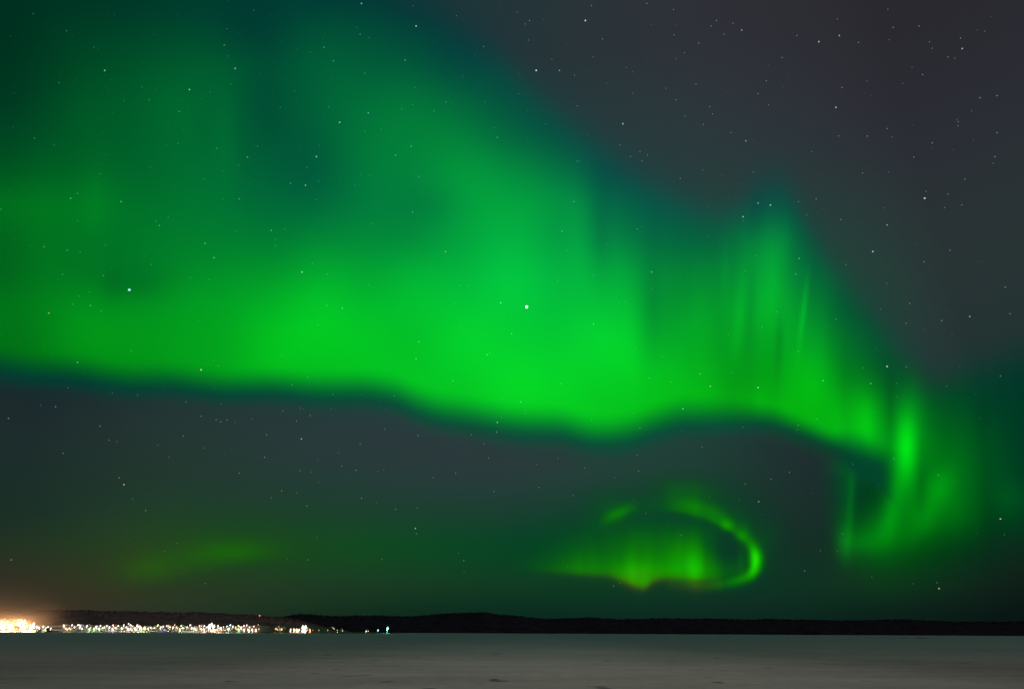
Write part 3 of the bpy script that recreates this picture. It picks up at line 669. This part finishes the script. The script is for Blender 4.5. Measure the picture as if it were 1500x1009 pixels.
def lamp(px, py, hue, power, label, group, base_z=None, at=None, scale=1.0):
    if at is None:
        x, y, z = place(px, py, 7.6 * scale)
    else:
        x, y, z = at
    root = bpy.data.objects.new("street_lamp", None); col.objects.link(root); root.location = (x, y, z); root.scale = (scale,) * 3
    root.rotation_euler.z = rng.random() * 1.2 - .6
    tag(root, label, "street lamp", group)
    for nm, me in (("mast", mast_me), ("lamp_hood", hood_me), ("lamp_globe_flare", globe(hue))):
        o = bpy.data.objects.new(nm, me); col.objects.link(o); o.parent = root
    li = bpy.data.lights.new("lamp_light", 'POINT'); li.energy = power * (1800 if power < 3 else 15000 if px < 48 else 5000); li.shadow_soft_size = .5; li.color = HUES[hue]
    lo = bpy.data.objects.new("lamp_light", li); col.objects.link(lo); lo.parent = root; lo.location = (.9, -.5, 4.6)
    return root


L = []
for s in LAMPS.split():
    a, b, h, p = s.split(','); L.append((float(a), float(b), h, float(p)))
for px_, py_, h, p in L:
    where = ("in the bright orange glow at the town's left end" if px_ < 48 else "in the gap right of the orange glow" if px_ < 80 else "in the left half of the town's light row" if px_ < 210 else
             "in the middle of the town's light row" if px_ < 330 else "in the orange cluster closing the light row" if px_ < 385 else "in the small separate cluster right of the red mast" if px_ < 420 else
             "in the last orange cluster on the shore" if px_ < 462 else "dim and alone on the dark shore")
    lb = f"{HUEW[h]} street lamp {where}"
    lamp(px_, py_, h, p, lb, lb, scale=1.7 if p >= 3 else .36 if p < .3 else .62 if p < .7 else .95)
lamp(536, 923.2, 'w', .6, "lone white lamp on the dark shore left of the teal floodlight", None, scale=.7)
lamp(553, 925, 't', .12, "small teal lamp just left of the teal floodlight", None)
lamp(567, 922, 't', 8, "strong teal white floodlight at the water's edge, last light to the right", None, scale=1.55)
lamp(240, 923, 'u', .6, "small blue lamp under the middle of the town's light row", None, scale=.7)

# snowy houses between the lamps
WALL = [plain("red_boards", (.30, .05, .035)), plain("yellow_boards", (.52, .38, .16)), plain("white_boards", (.68, .67, .63)), plain("grey_boards", (.30, .32, .34)), plain("brown_boards", (.16, .09, .05))]
WALLN = ["red", "yellow", "white", "grey", "brown"]
dark_door = plain("dark_door", (.06, .05, .045))
warm_win = emitter("lit_window", (1.0, .72, .38), 3.0)
cold_win = plain("dark_glass", (.02, .025, .03), .1)


def box(b, x0, x1, y0, y1, z0, z1):
    v = [b.verts.new((x, y, z)) for x in (x0, x1) for y in (y0, y1) for z in (z0, z1)]
    for f in ((0, 1, 3, 2), (4, 6, 7, 5), (0, 4, 5, 1), (2, 3, 7, 6), (0, 2, 6, 4), (1, 5, 7, 3)): b.faces.new([v[k] for k in f])


def body_build(w, d, h, g):
    def f(b):
        pr = [(-w, -1), (w, -1), (w, h), (0, h + g), (-w, h)]
        A = [b.verts.new((x, -d, z)) for x, z in pr]; Z = [b.verts.new((x, d, z)) for x, z in pr]
        b.faces.new(A); b.faces.new(Z[::-1])
        for k in range(5): b.faces.new((A[(k + 1) % 5], A[k], Z[k], Z[(k + 1) % 5]))
    return f


def roof_build(w, d, h, g):
    def f(b):
        for s in (-1, 1):
            e = .45; k = g / w
            pr = [(0, h + g + .06), (s * (w + e), h - k * e + .06), (s * (w + e), h - k * e + .42), (0, h + g + .5)]
            A = [b.verts.new((x, -d - e, z)) for x, z in pr]; Z = [b.verts.new((x, d + e, z)) for x, z in pr]
            b.faces.new(A); b.faces.new(Z[::-1])
            for q in range(4): b.faces.new((A[(q + 1) % 4], A[q], Z[q], Z[(q + 1) % 4]))
        bmesh.ops.recalc_face_normals(b, faces=b.faces[:])
    return f


HT = []
for w, d, h, g in ((3.4, 4.5, 3.0, 2.6), (4.4, 4.2, 3.4, 2.6), (3.0, 3.6, 4.6, 2.4)):
    HT.append((w, d, h, g, bm_mesh("wall", body_build(w, d, h, g)), bm_mesh("roof", roof_build(w, d, h, g))))
    HT[-1][5].materials.append(roof_snow)
win_me = {}
for lit in (0, 1):
    me = bm_mesh("window", lambda b: box(b, -.55, .55, -.05, .05, -.6, .6)); me.materials.append(warm_win if lit else cold_win); win_me[lit] = me
door_me = bm_mesh("door", lambda b: box(b, -.5, .5, -.06, .06, -1.05, 1.05)); door_me.materials.append(dark_door)
chim_me = bm_mesh("chimney", lambda b: box(b, -.35, .35, -.35, .35, -1.2, .9)); chim_me.materials.append(WALL[3])
wall_me = {}
hx = [float(v) for v in "8 20 30 46 56 68 73 95 108 118 129 139 149 158 166 176 184 192 200 208 216 225 233 246 255 267 277 284 293 302 311 320 331 343 352 362 371 376 406 413 433 441 449 486 500 535".split()]
for i, x0 in enumerate(hx):
    k = i % 3; w, d, h, g, bme, rme = HT[k]; ci = int(rng.integers(0, 5))
    x, y, z = place(x0 + rng.random() * 3, 921 - rng.random() * 7, h + g)
    if (k, ci) not in wall_me:
        me = bme.copy(); me.name = "wall"; me.materials.append(WALL[ci]); wall_me[(k, ci)] = me
    root = bpy.data.objects.new("house", None); col.objects.link(root); root.location = (x, y + 3, z); root.rotation_euler.z = rng.random() * .9 - .1
    tag(root, f"small {WALLN[ci]} gabled house with snowy roof among the town lamps" if x0 < 465 else f"{WALLN[ci]} house with snowy roof on the dark shore", "house", f"{WALLN[ci]} houses " + ("among the lamps" if x0 < 465 else "on the dark shore"))
    def part(nm, me, loc, par=root):
        o = bpy.data.objects.new(nm, me); col.objects.link(o); o.parent = par; o.location = loc; return o
    part("wall", wall_me[(k, ci)], (0, 0, 0)); rf = part("roof", rme, (0, 0, 0)); part("chimney", chim_me, (w * .4, d * .3, h + g * .75), rf)
    part("door", door_me, (0, -d - .04, 1.05))
    for sx in (-1, 1): part("window", win_me[int(rng.random() < .6)], (sx * w * .6, -d - .03, 1.9))
    part("window", win_me[int(rng.random() < .4)], (0, -d - .03, h + .4))

# spruces added among the lamps, their white cones shaping the lamp flares
def flare_crown(b):
    r = np.random.default_rng(3)
    for lv in range(6):
        z0 = .9 + lv * 1.0; z1 = z0 + 1.9; R = 2.0 * (1 - lv / 6.6)
        top = b.verts.new((0, 0, z1)); ring = []
        for a in range(14):
            an = a * math.tau / 14; rr_ = R * ((1.0 if a % 2 else .72) + .16 * r.random()); ring.append(b.verts.new((rr_ * math.cos(an), rr_ * math.sin(an), z0 - .25 * (a % 2) + .2 * r.random())))
        low = b.verts.new((0, 0, z0 + .5))
        for a in range(14): b.faces.new((ring[a], ring[(a + 1) % 14], top)); b.faces.new((ring[(a + 1) % 14], ring[a], low))
bark = plain("bark", (.10, .07, .05), .9)
flare_snowy_needles = plain("flare_snowy_needles", (.80, .82, .80), .9)
flare_crown_me = bm_mesh("flare_spruce_crown", flare_crown); flare_crown_me.materials.append(flare_snowy_needles)
trunk_me = bm_mesh("trunk", lambda b: cyl(b, (0, 0, -.6), (0, 0, 6.2), .18, .04)); trunk_me.materials.append(bark)
for px_, py_, h, p in L:
    if p < .8 or rng.random() < .15: continue
    sc_ = (.75 + .35 * rng.random()) * (1.5 if p >= 3 else 1)
    x, y, z = place(px_ + rng.random() * 2.4 - .6, py_ + rng.random() * 2 - .5, 7.6 * sc_)
    y += 3.2; root = bpy.data.objects.new("flare_spruce", None); col.objects.link(root); root.location = (x, y, ground(x, y)); root.scale = (sc_,) * 3; root.rotation_euler.z = rng.random() * 6
    tag(root, "added snow white conifer giving a town lamp its cone-shaped flare", "tree", "added flare conifers in the town")
    for nm, me in (("flare_spruce_crown", flare_crown_me), ("trunk", trunk_me)):
        o = bpy.data.objects.new(nm, me); col.objects.link(o); o.parent = root

# radio mast with a red lamp on the rise behind the town
d = direction(np.array(380.3), np.array(901.2)); Y = 2560.0; x = d[0] / d[1] * Y; z = d[2] / d[1] * Y + CAM_H
root = bpy.data.objects.new("radio_mast", None); col.objects.link(root); root.location = (x, Y, z - 22)
tag(root, "slim dark radio mast with a red warning lamp above the hill line", "mast")


def lattice(b):
    for a in range(3):
        c, s_ = math.cos(a * 2.094), math.sin(a * 2.094); cyl(b, (c * 1.0, s_ * 1.0, -4), (c * .35, s_ * .35, 21), .12, .09, 5)
    for k in range(12):
        for a in range(3):
            r1 = 1 - .65 * (k * 2 + 4) / 25; r2 = 1 - .65 * (k * 2 + 6) / 25; a1 = a * 2.094; a2 = (a + 1) * 2.094
            cyl(b, (math.cos(a1) * r1, math.sin(a1) * r1, k * 2 - .5), (math.cos(a2) * r2, math.sin(a2) * r2, k * 2 + 1.5), .05, .05, 4)


fr_ = bm_mesh("lattice", lattice); link("lattice", fr_, steel, root)
gm = bm_mesh("warning_lamp", lambda b: bmesh.ops.create_uvsphere(b, u_segments=12, v_segments=8, radius=2.1))
link("warning_lamp", gm, emitter("red_lamp", (1, .10, .20), 3.0), root, (0, 0, 22))

# low rocky skerry to the right
def skerry(b):
    r = np.random.default_rng(4)
    nx = 60
    rows = []
    for i in range(nx + 1):
        x = -46 + 92 * i / nx; tt = abs(i / nx * 2 - 1)
        hgt = max(0, (1 - tt ** 3)) * (.25 + .55 * max(0, math.sin(i * .55) * .5 + .5 * math.sin(i * .17 + 2)) + .15 * r.random())
        rows.append([b.verts.new((x, yy * (1 - tt ** 4 * .8), zz * hgt - .12)) for yy, zz in ((-5, 0), (-3, .6), (-.5, 1), (2.5, .7), (6, 0))])
    for i in range(nx):
        for k in range(4): b.faces.new((rows[i][k], rows[i + 1][k], rows[i + 1][k + 1], rows[i][k + 1]))


rock = plain("dark_rock", (.03, .03, .032), .9)
d = direction(np.array(1332.0), np.array(934.3)); k = -CAM_H / d[2]
sk = link("skerry", bm_mesh("skerry", skerry), rock, None, (d[0] * k, d[1] * k, 0)); tag(sk, "low dark rocky skerry in the ice before the right-hand hills", "rocks")

# frost fog hanging over the strongest lamps, thinning outward
def bank(b):
    bmesh.ops.create_icosphere(b, subdivisions=4, radius=1)
    for v in b.verts: v.co = Vector((v.co.x * 190, v.co.y * 110, v.co.z * 100))
fm = bpy.data.materials.new("frost_fog"); fm.use_nodes = True; ft = fm.node_tree; ft.nodes.clear()
fo = ft.nodes.new("ShaderNodeOutputMaterial"); fv = ft.nodes.new("ShaderNodeVolumePrincipled")
fc = ft.nodes.new("ShaderNodeTexCoord"); mp = ft.nodes.new("ShaderNodeMapping"); mp.inputs["Scale"].default_value = (1 / 185, 1 / 107, 1 / 97)
ln = ft.nodes.new("ShaderNodeVectorMath"); ln.operation = 'LENGTH'
mr_ = ft.nodes.new("ShaderNodeMapRange"); mr_.interpolation_type = 'SMOOTHSTEP'; mr_.inputs[1].default_value = 0; mr_.inputs[2].default_value = 1; mr_.inputs[3].default_value = .012; mr_.inputs[4].default_value = 0
ft.links.new(fc.outputs["Object"], mp.inputs[0]); ft.links.new(mp.outputs[0], ln.inputs[0]); ft.links.new(ln.outputs["Value"], mr_.inputs[0]); ft.links.new(mr_.outputs[0], fv.inputs["Density"])
fv.inputs["Color"].default_value = (.95, .74, .56, 1); ft.links.new(fv.outputs[0], fo.inputs["Volume"])
fog = link("frost_fog", bm_mesh("frost_fog", bank), fm, None, (-985, D0 + 70, 4)); tag(fog, "thin frost fog glowing orange around the town's brightest lamps", "fog", None, "stuff")
